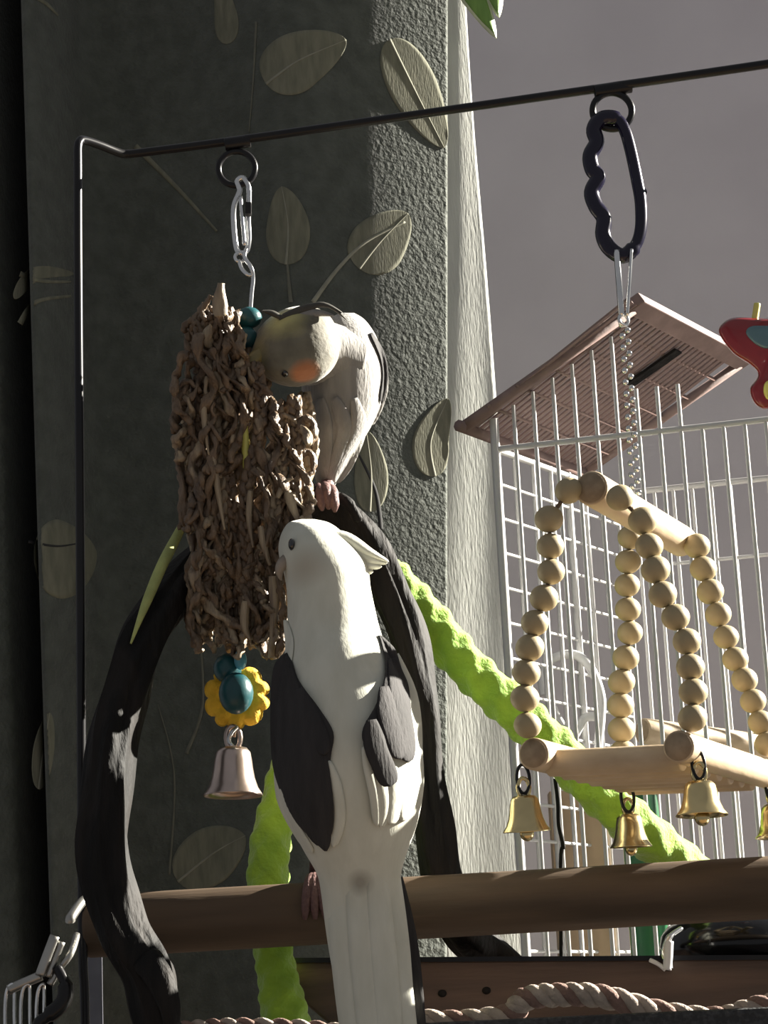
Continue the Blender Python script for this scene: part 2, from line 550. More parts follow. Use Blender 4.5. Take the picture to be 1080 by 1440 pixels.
def torus(name, c, R, r, m, parent, yaw=0.0, **kw):
    ring = [Vector(c) + Vector((R * math.cos(a) * math.cos(yaw), R * math.cos(a) * math.sin(yaw), R * math.sin(a))) for a in (2 * math.pi * i / 40 for i in range(40))]
    return tube(name, ring, r, m, parent, 10, True, **kw)
torus('hanging_ring', P(333, 237, 0.957), M(27, 0.957), M(4.6, 0.957), m_black, stand)
rod('ring_lug', P(316, 203, 0.957), P(352, 198, 0.957), 0.0032, m_black, stand, 12)
torus('hanging_ring', P(861, 156, 0.920), M(29, 0.92), M(5.2, 0.92), m_black, stand)
rod('ring_lug', P(836, 129, 0.92), P(888, 121, 0.92), 0.0032, m_black, stand, 12)
# main perch dowel
d0, d1 = P(121, 1303, 0.955), P(1120, 1246, 0.952)
rod('dowel_perch', d0, d1 + (d1 - d0) * 0.18, M(42, 0.955), m_dowel, stand, 36)
# lower board
bv = [(376, 1352), (1190, 1347), (1190, 1442), (470, 1446), (425, 1408)]
v = [P(x, y, 1.000) for x, y in bv] + [P(x, y, 1.018) for x, y in bv]
f = [(4, 3, 2, 1, 0), (5, 6, 7, 8, 9)] + [(i, (i + 1) % 5, (i + 1) % 5 + 5, i + 5) for i in range(5)]
brd = mesh('lower_board', v, f, m_board, stand, False)
bm_ = brd.modifiers.new('bevel', 'BEVEL'); bm_.width = 0.0012; bm_.segments = 2
box('board_lip', P(376, 1354, 0.998), P(1190, 1349, 0.998) - P(376, 1354, 0.998), (0, 0.022, 0), (0, 0, 0.0022), m_black, stand)
for kx, ky in ((622, 1397), (684, 1393)):
    ball('wood_knot', P(kx, ky, 0.9995), (M(6, 1), 0.0012, M(5, 1)), m_bark, stand)
# tray
TZ = P(540, 1443, 0.92).z
t0, t1 = P(540, 1441, 0.905), P(1140, 1413, 0.905)
rim_o = t0 + (t0 - t1) * 0.12
box('tray_rim', rim_o - Vector((0, 0, 0.03)), t1 - rim_o, (0, 0.010, 0), (0, 0, 0.03), m_gran, stand, 0.002)
box('tray_floor', Vector((-0.17, 0.86, ZT + 0.001)), (0.47, 0, 0), (0, 0.19, 0), (0, 0, 0.012), m_gran, stand)
for sx in (-0.165, 0.28):
    box('tray_side', Vector((sx, 0.87, ZT + 0.010)), (0.010, 0, 0), (0, 0.17, 0), (0, 0, 0.05), m_gran, stand)
rod('board_post', (-0.03, 1.012, ZT + 0.012), (-0.03, 1.012, P(500, 1400, 1.01).z), 0.006, m_board, stand)
rod('board_post', (0.2, 1.012, ZT + 0.012), (0.2, 1.012, P(500, 1400, 1.01).z), 0.006, m_board, stand)

# ------------------------------------------------------------------ twisted cotton ropes on the board
def twisted(name, pts, R, mats, label, cat, turns, group=None):
    path = [Vector(p) for p in pxpath(pts, 16)]
    th = thing(name, path[0], label, cat, group)
    ns = len(mats)
    T = []
    for i in range(len(path)):
        T.append((path[min(i + 1, len(path) - 1)] - path[max(i - 1, 0)]).normalized())
    for s in range(ns):
        q = []
        for i, p in enumerate(path):
            a = 2 * math.pi * (turns * i / (len(path) - 1) + s / ns)
            n1 = Vector((0, 1, 0))
            n1 = (n1 - T[i] * n1.dot(T[i])).normalized()
            n2 = T[i].cross(n1)
            q.append(p + (n1 * math.cos(a) + n2 * math.sin(a)) * R * 0.52)
        tube('rope_strand', q, R * 0.60, mats[s], th, 10)
    return th
twisted('cotton_rope', [(560, 1434, .965), (640, 1437, .965), (715, 1428, .962), (738, 1405, .96), (790, 1399, .958), (850, 1402, .958), (930, 1424, .96), (1010, 1432, .962), (1070, 1416, .962), (1150, 1400, .962)],
        M(15, .96), [m_rope1, m_rope2, m_rope1], 'twisted cream and rust cotton rope arching over the lower board', 'rope', 9)
twisted('cotton_rope', [(205, 1452, .94), (260, 1444, .94), (330, 1440, .94), (420, 1442, .94), (500, 1450, .94)],
        M(8, .94), [m_rope1, m_rope2], 'thin twisted cream cotton rope lying at the foot of the dark branch', 'rope', 7)

# ------------------------------------------------------------------ dark branch arch
br = [(238, 1475, .905, 27), (222, 1430, .905, 29), (206, 1370, .906, 34), (172, 1310, .908, 33), (150, 1240, .910, 34), (147, 1150, .914, 34), (155, 1060, .920, 33), (172, 980, .928, 32),
      (200, 905, .938, 31), (240, 840, .950, 29), (290, 785, .976, 27), (345, 738, .993, 25), (400, 712, 1.0, 23), (448, 708, 1.003, 23), (488, 728, 1.004, 24), (522, 775, 1.006, 25),
      (552, 840, 1.006, 26), (578, 915, 1.006, 25), (592, 990, 1.006, 24), (598, 1070, 1.006, 24), (606, 1150, 1.006, 26), (620, 1225, 1.006, 27), (645, 1300, 1.018, 27), (690, 1340, 1.034, 26), (740, 1385, 1.036, 22)]
bs = cr(br, 9)
rr = random.Random(3)
ph = [rr.uniform(0, 6.28) for _ in range(8)]
def barkprof(i, a):
    s = i * 0.13
    return 1 + 0.10 * math.sin(3 * a + s * 1.3 + ph[0]) + 0.07 * math.sin(7 * a - s * 0.8 + ph[1]) + 0.05 * math.sin(13 * a + s * 0.5 + ph[2]) + 0.06 * math.sin(s * 3.1 + ph[3]) * math.cos(a + ph[4])
branch = thing('branch_perch', P(238, 1475, .905), 'dark gnarled branch bent into an arch around the birds', 'branch')
tube('branch_stem', [P(b[0], b[1], b[2]) for b in bs], [M(b[3], b[2]) for b in bs], m_bark, branch, 30, prof=barkprof)
tube('branch_stub', pxpath([(206, 1350, .90), (225, 1380, .895), (238, 1420, .893), (240, 1450, .893)], 5), [M(q, .9) for q in (20, 22, 22, 20, 20, 19, 18, 17, 16, 15, 14, 13, 12, 11, 10, 9)], m_bark, branch, 14, prof=barkprof)
for (x, y, Y, dx, dy) in ((455, 690, .982, -26, 6), (478, 700, .985, 28, 34), (430, 700, .978, -22, 22)):
    tube('bark_strip', pxpath([(x, y, Y), (x + dx * .5, y + dy * .3, Y - .003), (x + dx, y + dy, Y - .001)], 5), [.0028] * 6 + [.0022] * 4 + [.0012], m_bark, branch, 8)

# ------------------------------------------------------------------ lime rope perch
def rope_prof(i, a):
    return 1 + 0.075 * math.sin(4 * a - i * 0.62) + 0.065 * math.sin(4 * a + i * 0.62) + 0.015 * math.sin(9 * a + i * .7)
lp = [(405, 1500, .985, 30), (402, 1440, .985, 32), (388, 1360, .988, 26), (377, 1280, .992, 28), (380, 1190, .998, 27), (398, 1110, 1.006, 25), (425, 1000, 1.02, 25), (445, 890, 1.03, 25), (468, 810, 1.035, 26),
      (505, 785, 1.035, 27), (545, 812, 1.035, 29), (600, 870, 1.035, 29), (660, 940, 1.033, 28), (730, 1005, 1.03, 29), (800, 1072, 1.03, 30), (870, 1140, 1.03, 30), (940, 1200, 1.05, 29), (1005, 1255, 1.085, 28), (1040, 1310, 1.108, 27), (1050, 1370, 1.112, 27), (1050, 1440, 1.112, 27)]
ls = cr(lp, 20)
rope = thing('rope_perch', P(405, 1500, .985), 'lime green braided rope perch arching behind the white bird', 'rope perch')
tube('braided_rope', [P(b[0], b[1], b[2]) for b in ls], [M(b[3], b[2]) for b in ls], m_lime, rope, 26, prof=rope_prof)
ls2 = cr([(184, 905, .925, 1.5), (195, 875, .928, 4), (208, 842, .934, 7), (228, 795, .944, 8), (250, 752, .956, 7), (274, 705, .964, 3)], 8)
tube('lime_cord', [P(b[0], b[1], b[2]) for b in ls2], [M(b[3], b[2]) for b in ls2], mat('pale_lime_cord', (0.42, 0.46, 0.16), 0.8, nscale=120, bump=0.4, sss=0.2), None, 10,
     label='thin pale lime cord lying against the left side of the dark branch', cat='cord')

# ------------------------------------------------------------------ white bird (back view, head turned to the chew toy)
WR = [(730, 424, 442, .926, .004), (734, 408, 460, .925, .011), (742, 400, 474, .924, .0155), (755, 394, 487, .923, .0185), (772, 391.5, 503, .922, .0205), (790, 394, 515, .921, .0215), (806, 399, 519, .920, .0215), (825, 402.5, 521, .919, .0215),
      (850, 404, 526, .918, .022), (880, 404, 533, .917, .0235), (910, 402, 543, .915, .026), (945, 395, 560, .913, .0285), (985, 388, 580, .911, .0305), (1025, 386, 590, .909, .0315), (1065, 386, 595, .907, .031), (1105, 390, 596, .906, .029), (1140, 399, 591, .905, .0255),
      (1170, 413, 583, .904, .021), (1200, 429, 572, .903, .0155), (1230, 446, 564, .903, .0105), (1260, 452, 566, .903, .0075), (1300, 457, 572, .902, .0058), (1340, 463, 576, .901, .005), (1400, 474, 582, .899, .0045), (1460, 486, 588, .897, .004), (1500, 496, 588, .896, .003)]
WRS = cr(WR, 5)
wf = front_of(WRS)
wb = thing('cockatiel', P(508, 1245, .925), 'white cockatiel with charcoal wings and swept back crest perched on the dowel', 'bird', 'two cockatiels at the chew toy')
loft('bird_body', WRS, m_white, wb, 48)
# crest
cre = lambda px, py: 0.914 + 0.00004 * (px - 440)
def cshape(t):
    return (0.75 + 0.35 * math.sin(math.pi * min(1, t * 1.2))) * (1 - t ** 3) ** 0.6
for k, (ax, wd, o) in enumerate([([(452, 752), (485, 757), (518, 776), (547, 790)], 9, .000), ([(452, 758), (487, 768), (520, 785), (545, 792)], 11, .0008), ([(456, 766), (490, 780), (514, 792), (537, 797)], 13, .0016),
                                 ([(460, 776), (490, 790), (508, 800), (525, 804)], 14, .0024)]):
    feather('crest_feather', ax, wd, cre, m_white, wb, off=-o + .001, camber=.0016, shape=cshape, ni=18, nj=6, thick=.003)
# left wing
lw_l = [(918, 402), (930, 388), (955, 382), (1018, 380), (1075, 383), (1120, 396), (1155, 415), (1183, 441), (1197, 456)]
lw_r = [(918, 404), (930, 411), (958, 421), (996, 449), (1030, 469), (1060, 466), (1090, 463), (1142, 466), (1183, 465), (1197, 460)]
scan('wing', lw_l, lw_r, wf, m_grey, wb, off=.0012, camber=.0028, ni=40, nj=12, thick=.003)
for ax, wd, o in (([(405, 985), (412, 1060), (432, 1140), (456, 1190)], 15, .0030), ([(392, 975), (394, 1040), (406, 1100), (430, 1160)], 13, .0040), ([(430, 1000), (446, 1060), (455, 1120), (459, 1180)], 13, .0040),
                  ([(404, 938), (410, 985), (420, 1030), (432, 1068)], 15, .0052), ([(420, 968), (436, 1005), (450, 1035), (456, 1062)], 12, .0056)):
    feather('flight_feather', ax, wd, wf, m_grey, wb, off=o * .6, camber=.0006, ni=18)
# white strip feathers beside the left wing
for ax, wd, o in (([(461, 1070), (473, 1110), (477, 1150), (468, 1192)], 9, .0012), ([(388, 1085), (398, 1130), (420, 1172), (440, 1200)], 7, .0010), ([(401, 872), (407, 905), (402, 940), (392, 965)], 6, .0015)):
    feather('covert_feather', ax, wd, wf, m_white, wb, off=o * .7, camber=.0010, ni=16)
# right wing: white outer feathers first, grey shoulder feathers on top
for ax, wd, o in (([(556, 920), (579, 990), (583, 1070), (574, 1146)], 11, .0014), ([(560, 960), (574, 1030), (577, 1090), (566, 1156)], 15, .0022), ([(545, 1010), (556, 1075), (556, 1120), (548, 1160)], 13, .0030), ([(524, 1050), (534, 1095), (540, 1130), (535, 1164)], 10, .0034),
                  ([(512, 1050), (520, 1085), (528, 1125), (531, 1162)], 8, .0040)):
    feather('covert_feather', ax, wd, wf, m_white, wb, off=o * .6, camber=.0010, ni=20)
rw_l = [(893, 533), (915, 539), (932, 542), (955, 540), (990, 529), (1020, 512), (1037, 509), (1050, 514)]
rw_r = [(893, 536), (905, 549), (915, 557), (940, 565), (966, 575), (1011, 579), (1037, 580), (1050, 579)]
scan('wing', rw_l, rw_r, wf, m_grey, wb, off=.0032, camber=.0018, ni=30, nj=12, thick=.003)
for ax, wd, o in (([(552, 925), (562, 985), (570, 1030), (574, 1073)], 13, .0062), ([(522, 1012), (528, 1050), (540, 1080), (550, 1106)], 16, .0074), ([(540, 965), (545, 1005), (556, 1040), (564, 1068)], 14, .0068)):
    feather('flight_feather', ax, wd, wf, m_grey, wb, off=o * .8, camber=.0007, ni=18)
# tail
tf = lambda px, py: wf(px, py) + .003 * max(0, min(1, (1310 - py) / 90))
for ax, wd, o, mm in (([(556, 1235), (572, 1310), (581, 1390), (588, 1480)], 14, -.0075, m_grey), ([(478, 1200), (482, 1290), (492, 1390), (504, 1480)], 22, .0006, m_white), ([(545, 1200), (556, 1290), (564, 1390), (570, 1480)], 17, .0006, m_white),
                      ([(500, 1195), (508, 1290), (518, 1390), (528, 1480)], 22, .0016, m_white), ([(527, 1195), (535, 1290), (543, 1390), (550, 1480)], 19, .0020, m_white)):
    feather('tail_feather', ax, wd, tf, mm, wb, off=o, camber=.0006, ni=24, shape=lambda t: 0.75 + 0.25 * min(1, t * 2), thick=.0010)
# face
ey = P(410.5, 766, wf(410.5, 766) + .0002)
ball('eye', ey, (M(5.2, .915), .003, M(9, .915)), m_eye, wb)
bk = [(404, 786, .914, 9), (397, 793, .912, 8.5), (393, 802, .912, 6.5), (394, 811, .913, 3.5), (396, 816, .914, 1.2)]
bks = cr(bk, 5)
tube('beak', [P(b[0], b[1], b[2]) for b in bks], [M(max(b[3], .6), .91) for b in bks], m_beak, wb, 12)

def foot(parent, cx, cy, Y, sgn, r_d, mm, top):
    """three toes wrapped over a perch of radius r_d whose axis runs along x"""
    hub = Vector(top)
    for k, s in enumerate((-1, 0, 1)):
        pts = []
        for j in range(7):
            a = math.radians(90 - sgn * (j * 17))
            pts.append(Vector((hub.x + s * 0.0045 * (j / 6) ** 0.7, Y + math.cos(a) * (r_d + .0022), hub.z - r_d + math.sin(a) * (r_d + .0022))))
        tube('toe', pts, [.0029, .0027, .0027, .0025, .0024, .0020, .0009], mm, parent, 8)
    tube('shank', [hub + Vector((0, 0, .0015)), hub + Vector((.001, -.004, .010)), hub + Vector((.002, -.008, .020))], [.0030, .0028, .0034], mm, parent, 8)
dz = lambda px: P(px, 1303 - (px - 121) * 0.057, .955).z + M(42, .955)
for px in (444, 548):
    tp = P(px, 1258, .955); tp.z = dz(px)
    foot(wb, px, 1258, .955, 1, M(42, .955), m_claw, tp)
    foot(wb, px, 1258, .955, -1, M(42, .955), m_claw, tp) if px == 444 else None

# ------------------------------------------------------------------ grey bird (on top of the branch, bending to the toy)
GR = [(440, 478, 498, .990, .004), (447, 465, 510, .990, .010), (458, 452, 520, .990, .0155), (475, 440, 530, .990, .0195), (500, 430, 538, .991, .0225), (530, 425, 541, .992, .0235), (560, 424, 538, .993, .0235), (590, 426, 527, .994, .0215), (615, 430, 513, .996, .0185),
      (640, 435, 497, .998, .0150), (662, 440, 484, .999, .0110), (678, 446, 474, 1.0, .0075), (688, 451, 468, 1.0, .004)]
GRS = cr(GR, 5)
gf = front_of(GRS)
m_gbody = mat('taupe_plumage', (0.25, 0.235, 0.215), 0.8, col2=(0.19, 0.178, 0.165), nscale=70, stretch=(2.5, 2, 0.5), bump=0.3, bscale=330, sheen=0.3)
HC = P(418, 488, .962)
m_ghead = mat('olive_grey_head', (0.17, 0.155, 0.11), 0.75, col2=(0.10, 0.09, 0.062), nscale=80, bump=0.25, bscale=330, sheen=0.3,
              patches=((tuple(P(402, 450, .948)), 0.004, 0.014, (0.50, 0.45, 0.16), 0.85), (tuple(P(352, 505, .955)), 0.004, 0.014, (0.40, 0.33, 0.10), 0.7), (tuple(P(430, 528, .946)), 0.0045, 0.0085, (0.42, 0.15, 0.055), 0.85)))
gb = thing('cockatiel', P(460, 695, 1.0), 'grey cockatiel with an orange cheek leaning from the branch to the chew toy', 'bird', 'two cockatiels at the chew toy')
body = loft('bird_body', GRS, m_gbody, gb, 40)
GH = [(430, 420, 432, .962, .003), (434, 402, 448, .961, .010), (443, 384, 462, .960, .0145), (456, 369, 471, .960, .0175), (474, 358, 477, .960, .019), (492, 354, 478, .960, .019), (508, 356, 474, .960, .0182), (522, 364, 465, .960, .0165), (534, 378, 450, .961, .0125), (541, 394, 434, .962, .007), (544, 408, 420, .962, .003)]
GHS = cr(GH, 5)
hf = front_of(GHS)
loft('bird_head', GHS, m_ghead, gb, 40)
tube('neck', pxpath([(425, 490, .968), (455, 500, .978), (485, 515, .986)], 6), [M(q, .98) for q in (44, 45, 46, 47, 48, 49, 50, 51, 52, 53, 54, 55, 56)], m_gbody, gb, 20)
bks = cr([(366, 500, .952, 12), (354, 508, .950, 11), (344, 520, .951, 8.5), (342, 532, .953, 4.5), (345, 540, .954, 1.2)], 5)
tube('beak', [P(b[0], b[1], b[2]) for b in bks], [M(max(b[3], .6), .95) for b in bks], mat('yellowish_beak', (0.24, 0.19, 0.07), 0.4, nscale=150), gb, 12)
ball('eye', P(401, 526, hf(401, 526) + .0006), (M(5.5, .95), .003, M(4.5, .95)), m_eye, gb)
m_gcrest = mat('dark_crest_feather', (0.06, 0.055, 0.045), 0.7, nscale=200)
for ax, wd, mm in (([(392, 448), (425, 436), (455, 428), (482, 440)], 4.5, m_gcrest), ([(398, 444), (430, 432), (462, 430), (490, 452)], 4, m_gcrest), ([(394, 446), (382, 440), (368, 437)], 4, m_gcrest), ([(402, 452), (440, 440), (470, 444)], 6, m_gbody)):
    feather('crest_feather', ax, wd, lambda a, b: .947, mm, gb, off=0, camber=.001, shape=cshape, ni=16, thick=.0012)
for ax, wd, o in (([(505, 462), (530, 500), (537, 545), (520, 600)], 9, -.004), ([(470, 560), (485, 600), (478, 640), (462, 684)], 12, .0012), ([(498, 560), (505, 600), (492, 640), (470, 680)], 11, .0016), ([(450, 560), (455, 600), (455, 645), (452, 684)], 12, .0010)):
    feather('breast_feather', ax, wd, gf, m_gbody, gb, off=o * .6, camber=.0006, ni=18)
for ax, wd in (([(522, 468), (537, 498), (542, 530), (536, 568)], 4),):
    feather('dark_wing_edge', ax, wd, gf, m_grey, gb, off=.0022, camber=.0006, ni=16)
for k, (x, y) in enumerate(((450, 692), (459, 690), (468, 694))):
    tube('toe', pxpath([(x - 2, y - 6, .990), (x, y - 2, .978), (x + 2, y + 12, .974), (x + 3, y + 26, .976)], 4), [.0026] * 6 + [.0024] * 4 + [.0018, .0012, .0008], m_claw, gb, 8)
tube('shank', pxpath([(460, 676, .995), (460, 692, .988)], 4), .0034, m_claw, gb, 8)

# ------------------------------------------------------------------ hanging chew toy (left)
YT = 0.957
toy = thing('chew_toy', P(345, 250, YT), 'hanging chew toy of braided dried grass with teal beads and a bell', 'bird toy')
r35 = M(3.4, YT)
oval = [(337, 268), (333, 256), (341, 250), (349, 262), (350, 282), (349, 310), (350, 336), (347, 352), (340, 356), (333, 350), (329, 320), (329, 290)]
tube('clasp', pxpath([(x, y, YT - .001 + .00003 * (y - 250)) for x, y in oval], 5, True), M(4.2, YT), m_steel, toy, 10, True)
box('clasp_gate', P(345, 300, YT - .004), P(353, 300, YT - .004) - P(345, 300, YT - .004), (0, .004, 0), P(345, 284, YT - .004) - P(345, 300, YT - .004), m_black, toy)
tube('clasp_spring', pxpath([(338, 276, YT - .003), (341, 310, YT - .003), (344, 345, YT - .003)], 4), M(3, YT), m_steel, toy, 8)
torus('swivel', P(337, 362, YT), M(7, YT), M(2.6, YT), m_steel, toy, .4)
tube('hook_wire', pxpath([(346, 350, YT), (344, 362, YT - .001), (353, 376, YT - .002), (356, 392, YT), (354, 412, YT), (352, 440, YT)], 5), M(3.2, YT), m_steel, toy, 8)
tube('hook_wire', pxpath([(336, 366, YT), (340, 378, YT - .001), (350, 387, YT - .001), (356, 384, YT)], 5), M(3.0, YT), m_steel, toy, 8)
ball('bead', P(350, 447, YT), (M(19, YT), M(17, YT), M(16, YT)), m_teal, toy)
ball('bead', P(346, 475, YT), (M(17, YT), M(17, YT), M(17, YT)), m_teal, toy)
rod('bead_tube', P(347, 500, YT - .004), P(350, 575, YT - .006), M(8, YT), m_blue, toy, 14)
rod('yellow_stick', P(343, 600, YT - .014), P(350, 690, YT - .014), M(6, YT), m_yplast, toy, 12)
tube('core_cord', [P(x, y, YT) for x, y in ((350, 450), (348, 560), (345, 700), (340, 830), (332, 930), (330, 990), (327, 1036))], .0016, m_straw, toy, 6)
# braided strands
def braid(name, pts, a, r, turns, mm, parent):
    path = pxpath(pts, 14)
    n = len(path)
    v, f = [], []
    for s in range(3):
        q = []
        for i, p in enumerate(path):
            t = 2 * math.pi * (turns * i / (n - 1) + s / 3)
            T = (path[min(i + 1, n - 1)] - path[max(i - 1, 0)]).normalized()
            n1 = Vector((0, 1, 0)); n1 = (n1 - T * n1.y).normalized()
            n2 = T.cross(n1)
            q.append(p + n2 * a * math.sin(t) + n1 * a * 0.75 * math.sin(2 * t))
        tube_geo(q, [r * (0.85 + 0.3 * random.random()) for _ in q], 7, prof=lambda i, an: 1 + .18 * math.sin(3 * an + i * .5), v0=v, f0=f)
    return mesh(name, v, f, mm, parent)
rng = random.Random(11)
strands = []
for i in range(13):
    t = i / 12
    xt = 268 + 160 * t
    xm = 262 + 165 * t + rng.uniform(-6, 6)
    xb = 288 + 100 * t + rng.uniform(-5, 5)
    y0 = 545 - 40 * (1 - abs(t - 0.25)) + rng.uniform(-15, 25)
    if i > 8: y0 += 25
    ye = 905 + rng.uniform(-25, 20)
    Y = YT + (-.012 if i % 2 else .006) + rng.uniform(-.003, .003)
    pts = [(xt, y0, Y), (xm + rng.uniform(-8, 8), y0 + 80, Y), (xm * .6 + xb * .4 + rng.uniform(-12, 12), y0 + 180, Y - .002), (xb * .8 + xm * .2 + rng.uniform(-10, 10), 800, Y), (xb, ye, Y + .002)]
    braid('grass_strand', pts, M(8.0, YT), M(5.2, YT), 7 + rng.random() * 2, m_straw if i % 3 else m_husk, toy)
# upper knot
for k in range(7):
    x = 285 + k * 8 + rng.uniform(-4, 4)
    Y = YT + rng.uniform(-.010, .008)
    braid('grass_strand', [(x + 6, 432 + rng.uniform(0, 14), Y), (x - 8 + rng.uniform(-10, 10), 480, Y), (x + rng.uniform(-12, 6), 530, Y), (x - 6, 585, Y)], M(8.5, YT), M(5.6, YT), 3.2, m_straw, toy)
# crumpled husk twists that cover the strands
def crumple(x0, y0, L, w, Y, mm):
    x, y, yy = x0, y0, Y
    pts = []
    hd = rng.uniform(-.5, .5)
    for j in range(9):
        pts.append((x, y, yy))
        hd = hd * .6 + rng.uniform(-.7, .7)
        x += math.sin(hd) * L / 8
        lo, hi = toy_span(y)
        x = max(lo - 4, min(hi + 2, x))
        y += math.cos(hd) * L / 8
        yy = Y + rng.uniform(-.004, .004)
    path = pxpath(pts, 4)
    n = len(path)
    p0, p1 = rng.uniform(0, 6), rng.uniform(.15, .55)
    q = [M(w, Y) * (.65 + .5 * abs(math.sin(.3 * i + p0))) for i in range(n)]
    q[0] = q[-1] = q[0] * .5
    tube('husk_twist', path, q, mm, toy, 9, prof=lambda i, an: math.hypot(1.35 * math.cos(an + p1 * i + p0), .38 * math.sin(an + p1 * i + p0)) * (1 + .12 * math.sin(1.7 * i + p0)))
def toy_span(y):
    return interp([(425, 285, 335), (460, 262, 345), (520, 250, 350), (545, 248, 395), (580, 246, 425), (640, 258, 438), (700, 262, 435), (760, 262, 405), (820, 272, 398), (870, 272, 396), (925, 290, 388)], y)
for k in range(90):
    y = 425 + 425 * (k + .5) / 90 + rng.uniform(-10, 10)
    l, r = toy_span(y)
    x = l + (r - l) * ((k * .618) % 1) * .96 + 6
    crumple(x, y, min(rng.uniform(80, 170), 930 - y), rng.uniform(3.4, 6.6), YT - .013 + rng.uniform(-.008, .004), m_straw if rng.random() < .72 else m_husk)
def curl(cx, cy, R, a0, a1, Y, r, mm):
    pts = []
    tz = rng.uniform(-.6, .6)
    for j in range(15):
        a = math.radians(a0 + (a1 - a0) * j / 14)
        rr_ = R * (1 - .35 * j / 14) * rng.uniform(.85, 1.15)
        pts.append(P(cx + rr_ * math.cos(a), cy - rr_ * math.sin(a) * 1.35, Y + M(R, Y) * tz * math.cos(a)))
    tube('grass_curl', pts, [r * rng.uniform(.6, 1.2) for j in range(15)], mm, toy, 7, prof=lambda i, an: .6 + .6 * abs(math.cos(an + .2 * i)))
for (cx, cy, R, a0, a1) in ((262, 562, 20, 20, 250), (298, 440, 18, -30, 230), (268, 470, 16, -20, 170), (256, 590, 14, 60, 300), (428, 605, 16, -60, 160), (430, 650, 14, -80, 150), (282, 805, 18, 0, 340), (280, 872, 20, 20, 300), (262, 745, 13, -20, 170), (385, 850, 16, -60, 150), (375, 905, 16, 0, 260)):
    curl(cx, cy, R, a0, a1, YT - .012 + rng.uniform(-.004, .004), M(rng.uniform(4, 6), YT), m_straw)
# pale husk strips
for ax, wd in (([(310, 445), (309, 420), (311, 398)], 10), ([(300, 640), (308, 700), (316, 745)], 4), ([(352, 690), (350, 730), (356, 770)], 4), ([(404, 690), (412, 715), (424, 740)], 6), ([(384, 810), (386, 850), (380, 925)], 7), ([(345, 845), (344, 880), (352, 900)], 6),
                ([(366, 740), (372, 770), (380, 795)], 5), ([(286, 560), (288, 600), (294, 640)], 4), ([(390, 700), (400, 680), (412, 672)], 4)):
    feather('husk_strip', ax, wd, lambda a, b: YT - .021, m_husk, toy, off=0, camber=.0012, shape=lambda t: .8 + .3 * math.sin(5 * t), ni=12, thick=.0012)
# lower beads, yellow flower, bell
ball('bead', P(320, 940, YT - .006), (M(20, YT), M(20, YT), M(21, YT)), m_teal, toy)
ball('bead', P(338, 928, YT - .012), (M(9, YT), M(9, YT), M(14, YT)), m_ltblue, toy)
ball('bead', P(332, 975, YT - .014), (M(24, YT), M(23, YT), M(29, YT)), m_teal, toy)
fc = P(333, 980, YT)
v, f = [], []
nk, nr = 72, 7
for side in (0, 1):
    for j in range(nr):
        tr = j / (nr - 1)
        for k in range(nk):
            a = 2 * math.pi * k / nk
            R = M(40 + 7.0 * abs(math.sin(5 * a + .4 * math.sin(3 * a))) ** .6, YT)
            r_ = M(16, YT) + (R - M(16, YT)) * tr
            bulge = math.sqrt(max(0, 1 - (2 * tr - 1) ** 2)) * M(12, YT) + M(1.5, YT) * math.sin(9 * a + 5 * tr)
            v.append(fc + Vector((r_ * math.cos(a), (-bulge if side == 0 else bulge * .9), r_ * math.sin(a))))
for side in (0, 1):
    for j in range(nr - 1):
        for k in range(nk):
            k2 = (k + 1) % nk
            b = side * nr * nk
            q = (b + j * nk + k, b + j * nk + k2, b + (j + 1) * nk + k2, b + (j + 1) * nk + k)
            f.append(q if side else q[::-1])
for k in range(nk):
    k2 = (k + 1) % nk
    f.append(((nr - 1) * nk + k, (nr - 1) * nk + k2, (2 * nr - 1) * nk + k2, (2 * nr - 1) * nk + k))
    f.append((k, nr * nk + k, nr * nk + k2, k2))
mesh('sponge_flower', v, f, m_yellow, toy)

def bell(name, top, H, R, m, parent, axis=None, clap=True, loop=True, lm=None):
    ax = (axis or Vector((0, 0, 1))).normalized()
    prof = [(0, 0), (.26, 0), (.46, -.03), (.58, -.12), (.63, -.28), (.67, -.46), (.73, -.64), (.84, -.83), (.98, -.96), (1.0, -1.0), (.95, -1.0), (.80, -.86), (.67, -.66), (.61, -.46), (.56, -.28), (.48, -.14), (0, -.08)]
    b = lathe(name, [(R * a, H * h) for a, h in prof], top, m, parent, 28, ax)
    if clap:
        ball('clapper', Vector(top) - ax * H * 1.04, (R * .30, R * .30, R * .34), m, b)
    if loop:
        c = Vector(top) + ax * R * .30
        tube('bell_loop', [c + Vector((R * .24 * math.cos(q), 0, R * .40 * math.sin(q))) for q in (2 * math.pi * k / 16 for k in range(16))], R * .09, lm or m, b, 8, True)
    return b
bell('bell', P(328, 1050, YT - .003), M(68, YT), M(41, YT), m_copper, toy, Vector((.03, 0.02, 1)), False, True)
tube('bell_hook', pxpath([(334, 1022, YT - .004), (326, 1030, YT - .005), (322, 1042, YT - .004), (330, 1052, YT - .004)], 5), .0010, m_steel, toy, 6)

